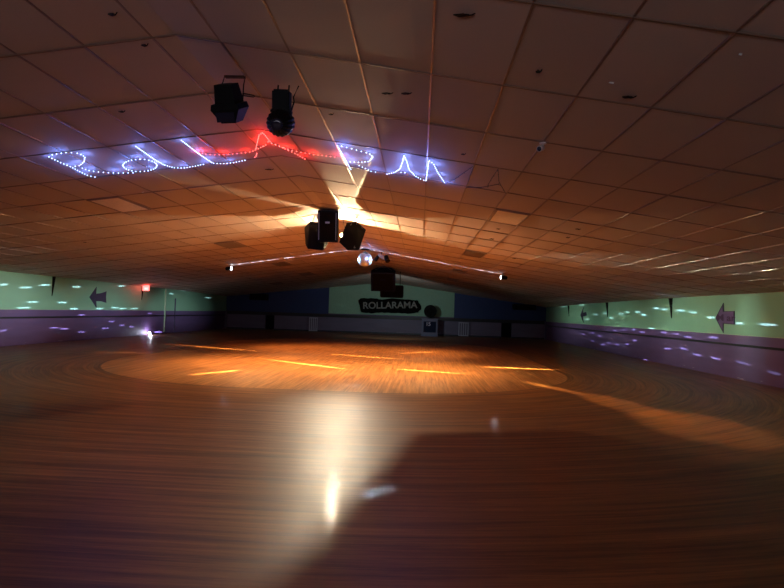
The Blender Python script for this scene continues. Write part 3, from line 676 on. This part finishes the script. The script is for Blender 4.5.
link('grille', bm, 'black', t)
bm = bmesh.new(); lathe(bm, [(.41, -.1), (.42, -.02), (.40, .0)], 32, mxf); link('shroud', bm, 'black', t)
for a in range(4):
    bm = bmesh.new(); prism(bm, [(.05, -.05), (.33, -.12), (.36, .04), (.08, .07)], .01, .02, mxf @ Matrix.Rotation(a*PI/2, 4, 'Z') @ Matrix.Rotation(.3, 4, 'X')); link('blade', bm, 'grille', t)
bm = bmesh.new(); box(bm, (0, .05, .01), (.4, .3, .03), bev=.01); tube(bm, [(0, .05, .01), (0, .05, .05)], .03); link('stand', bm, 'black', t)
def balus(x0, x1, yb, lab, grp='pale slatted panels at the end wall'):
    a, b = at_y(x0, yb, YF-.35), at_y(x1, yb, YF-.35); w = b.x-a.x
    t = thing('slatted_panel', lab, 'panel', ((a.x+b.x)/2, YF-.35, 0), group=grp)
    bm = bmesh.new(); box(bm, (0, 0, .92), (w, .05, .05)); box(bm, (0, 0, .08), (w, .05, .05)); link('frame', bm, 'balus', t)
    n = max(3, int(w/.11))
    for k in range(n):
        bm = bmesh.new(); box(bm, (-w/2+.03+(w-.06)*k/(n-1), 0, .5), (.04, .03, .9)); link('slat', bm, 'balus', t)
balus(309, 317.5, 325, 'pale slatted panel at the end wall left of the green field')
balus(458.5, 468.5, 328, 'pale slatted panel at the end wall right of the cabinet')
for px_, py_, w, h, lab in ((259, 297, 1.2, .42, 'black box speaker high on the left navy end wall'), (524, 307.2, 1.5, .38, 'black box speaker high on the right navy end wall')):
    p = at_y(px_, py_, YF-.25)
    t = thing('wall_speaker', lab, 'speaker', p, group='box speakers on the end wall')
    bm = bmesh.new(); box(bm, (0, 0, 0), (w, .4, h), bev=.02); link('cabinet', bm, 'black', t)
    bm = bmesh.new(); box(bm, (0, -.2, 0), (w*.85, .02, h*.8), bev=.004); link('grille', bm, 'grille', t)
# ------------------------------------------------------------------ lights
# 1 the warm lamp in the cluster
l1 = LP + fw*.03
light('effect_lamp_light', 'POINT', l1, (1, .74, .42), 310, .018)
light('effect_lamp_beam', 'SPOT', l1, (.98, .95, .78), 180, .012, at_floor(330, 440), 50, 1.0)
# beams of the effect lamp (orange, over the middle of the rink)
fl = at_floor
wb = [(fl(166, 344), fl(256, 351), .007, 1.0), (fl(190, 375), fl(240, 370), .012, 1.0), (fl(262, 358.7), fl(345, 369), .010, 1.6), (fl(330, 354), fl(394, 358.7), .009, 1.6),
      (fl(402, 353.3), fl(436, 351.6), .006, 1.6), (fl(397, 369), fl(464, 374), .010, 1.8), (fl(483, 367), fl(560, 370), .010, 1.8), (fl(521, 381), fl(590, 396), .018, .16),
      (fl(90, 352), fl(147, 353), .008, .5), (fl(580, 392), fl(690, 425), .05, .05), (fl(660, 410), fl(760, 450), .10, .04)]
gobo('beam_projector_light', l1+Vector((0, .0, -.16)), (1, .58, .22), 39.5, [(a, b, w*6, s) for a, b, w, s in wb], mode='down', tgt=5, hgt=3.2, boost=70)
cb2 = [(at_ceil(378, 237), at_ceil(478, 264), .10, 1.6), (at_ceil(374, 222), at_ceil(428, 207), .10, 1.5), (at_ceil(300, 224), at_ceil(225, 198), .12, .7), (at_ceil(354, 200), at_ceil(376, 150), .14, .3), (at_ceil(298, 236), at_ceil(215, 232), .12, .7)]
gobo('ceiling_ray_light', l1+Vector((0, .0, .10)), (1, .84, .45), 39.5, cb2, .02, 'up', 1.6, .8, .35, 20)
# warm downlights over the infield
inf = Vector((XR_, 18.6, 0))
for dx, dy, col, e in ((-2.6, -3.2, (1, .40, .12), 330), (2.6, -3.4, (1, .50, .18), 330), (-2.6, 2.5, (1, .34, .10), 200), (2.6, 2.5, (1, .42, .14), 200)):
    p = Vector((XR_+dx, 18+dy, 0)); p.z = zc(p.x, p.y)-.25
    light('rink_wash', 'SPOT', p, tuple(c**.8 for c in col), e*1.45, .06, (p.x*.6+XR_*.4, p.y, 0), 120, .8)
# 2 mirror ball: reflected dashes over walls, floor and ceiling
B = BP
def dl(f, x, y, ln, sl=0.0): return (f(x-ln/2, y-sl*ln/2), f(x+ln/2, y+sl*ln/2))
dashes = [[]]
def add(f, lst, sl, wd=.0042, st=1.0):
    for e in lst:
        a, b = dl(f, e[0], e[1], e[2], e[3] if len(e) > 3 else sl); dashes[-1].append((a, b, wd*(e[4] if len(e) > 4 else 1), st*(e[5] if len(e) > 5 else 1)))
add(at_left, [(3.4, 284.5, 9), (25.7, 287.6, 14), (44.4, 285, 12), (32.5, 302, 13), (62, 302.5, 10), (23.7, 307.7, 14), (76.6, 286.8, 9), (74, 308.6, 9), (99.5, 308.6, 8), (115, 307.7, 8), (81.5, 314.9, 8),
     (3.4, 330.5, 8, -.2), (54, 327.7, 10), (64.3, 328.8, 10), (81.5, 332, 8), (105, 328.3, 7), (111.3, 321.5, 7), (121.3, 286, 8), (134.3, 308.6, 8), (122.8, 308.6, 8), (171.5, 293.7, 6), (121.7, 325.3, 6), (131.7, 326.7, 6), (149.6, 313.5, 5), (158, 332, 8, 0, 1.3, 3), (183.7, 290.6, 6), (208, 297.6, 7)], -.02)
add(at_right, [(563.6, 306.8, 6, -.1), (581.8, 305, 5), (590, 302.3, 5), (586.8, 319, 5), (595.7, 314.5, 5), (605, 313.2, 4), (611.4, 318, 5), (621, 314, 5), (627.5, 312, 5), (638.2, 312, 6), (643.6, 315, 6), (656.4, 308.2, 7), (664.6, 309.3, 7), (680.5, 310.5, 9), (693, 312.3, 9), (683, 296.6, 9), (651.4, 328.4, 7),
     (614.5, 330.5, 5), (624.6, 329.6, 5), (634, 329.6, 5), (641.8, 332, 6), (664, 332.3, 7), (676, 334, 7), (687.7, 337, 9), (583, 334, 4), (592, 332.9, 5), (599.6, 335.9, 5), (593, 341, 4), (603, 344.5, 5), (609, 343, 4), (617, 344.5, 4), (627, 344.3, 4), (634.6, 340.4, 5), (645, 360, 6), (668, 348.8, 8), (683.4, 348.7, 9, .2), (696.7, 354.7, 10, .2), (715.4, 358.3, 11, .2),
     (711, 317.5, 9), (739, 323.2, 9), (767.6, 324.6, 20, .06), (713, 337.4, 11, .1), (743, 363, 16, .25, 1.3, .4), (774, 373, 14, .25, 1.3, .3)], .04)
dashes.append([])
add(lambda x, y: at_y(x, y, YF-.05), [(340, 290, 20), (355, 291.5, 30), (345, 305, 14), (420, 296, 22), (438, 298, 18), (425, 303, 12), (310, 291.5, 26)], .02, .003, .5)
dashes.append([])
add(at_ceil, [(281, 271, 5), (286, 279, 12), (300, 281, 9), (262, 281, 8), (288, 275, 5), (322, 262, 4), (326, 265, 4), (330, 262, 4), (337, 263, 4), (343, 265, 4), (338, 270, 3), (345, 272, 3), (397, 264, 6), (402, 262, 6), (428, 264, 5), (430, 269, 6), (427, 274, 6), (425, 279, 5), (520, 286, 8), (530, 290, 8)], .1, .008, 1.0)
dashes.append([])
add(at_floor, [(351, 385.5, 22, -.05), (360, 387.5, 16, .1), (224, 400, 3, 4, 1.0, 1.2), (495, 424, 3, 5, 1.0, 1.5), (380, 491, 44, -.22, 1.3, .07), (352, 413, 20, .1), (150, 343, 4, 2), (445, 352, 4), (100, 395, 4), (600, 420, 4)], 0, .004, 1.2)
for k_, (md, en, of) in enumerate((('front', 9000, (0, 0, -.3)), ('back', 800, (0, .3, 0)), ('up', 39.5, (0, -.33, .05)), ('down', 39.5, (0, 0, -.32)))):
    gobo('mirror_ball_reflections', B + Vector(of), (.55, .66, 1), en, [(a, b, w*(3 if k_ > 1 else 1), s_) for a, b, w, s_ in dashes[k_]], mode=md, tgt=(0, 0, .8, .5)[k_], hgt=(1, 1, .3, 3.2)[k_], boost=(1, 1, 15, 20)[k_])
def wallwash(nm, X, sgn, pieces, col, e):  # broad fill light added beside the ball to brighten a side wall
    bm_ = [((X, a, z_), (X, b, z_), wd, st) for a, b, z_, wd, st in pieces]
    gobo(nm, B + Vector((sgn*.1, -.34, -.1)), col, e, bm_, .04, 'front', 1.3, .24, 11, 25)
wallwash('side_wall_fill', XL, -1, [(4, 9, 1.2, .17, 1.5), (8, 14, 1.2, .22, 1.0), (13, 20, 1.15, .26, .9), (19, 27, 1.15, .24, .7), (26, 34, 1.2, .2, .5)], (.66, .86, .92), 39.5)
wallwash('side_wall_fill', 8.5, 1, [(5, 11.5, 1.25, .24, 1.7), (9, 12.5, 1.2, .24, 1.2), (14, 15.6, 1.3, .34, .5), (14, 22, 1.1, .30, .9), (21, 28, 1.1, .30, .7), (27, 35, 1.2, .24, .5)], (.68, .90, .76), 39.5)
light('end_wall_fill', 'SPOT', pf2 + Vector((0, .45, -.38)), (.70, .88, .95), 130, .05, (-1.6, YF, 0.8), 112, .9)  # unseen fill lamp added behind the hanging box for the end wall
light('mirror_ball_glow', 'POINT', B + Vector((.2, -.42, .05)), (.30, .45, 1), 3, .08)
# 3 dim cool fill light added behind the camera
a = light('rear_fill', 'AREA', (-1.0, YB+.6, 1.7), (.76, .76, .92), 46, target=(0.8, 5, 5.2)); a.data.shape = 'RECTANGLE'; a.data.size = 7; a.data.size_y = 1.2
W = bpy.data.worlds.new('world'); S.world = W; W.use_nodes = True; W.node_tree.nodes['Background'].inputs[0].default_value = (.02, .02, .03, 1)
S.view_settings.view_transform = 'Standard'; S.view_settings.look = 'None'; S.view_settings.exposure = 1.2; S.view_settings.gamma = 1
S.cycles.use_denoising = True
S.cycles.max_bounces = 8; S.cycles.diffuse_bounces = 4; S.cycles.sample_clamp_indirect = 6
for m_ in bpy.data.materials:
    if m_.name.startswith('lit_'):
        m_.cycles.emission_sampling = 'NONE'
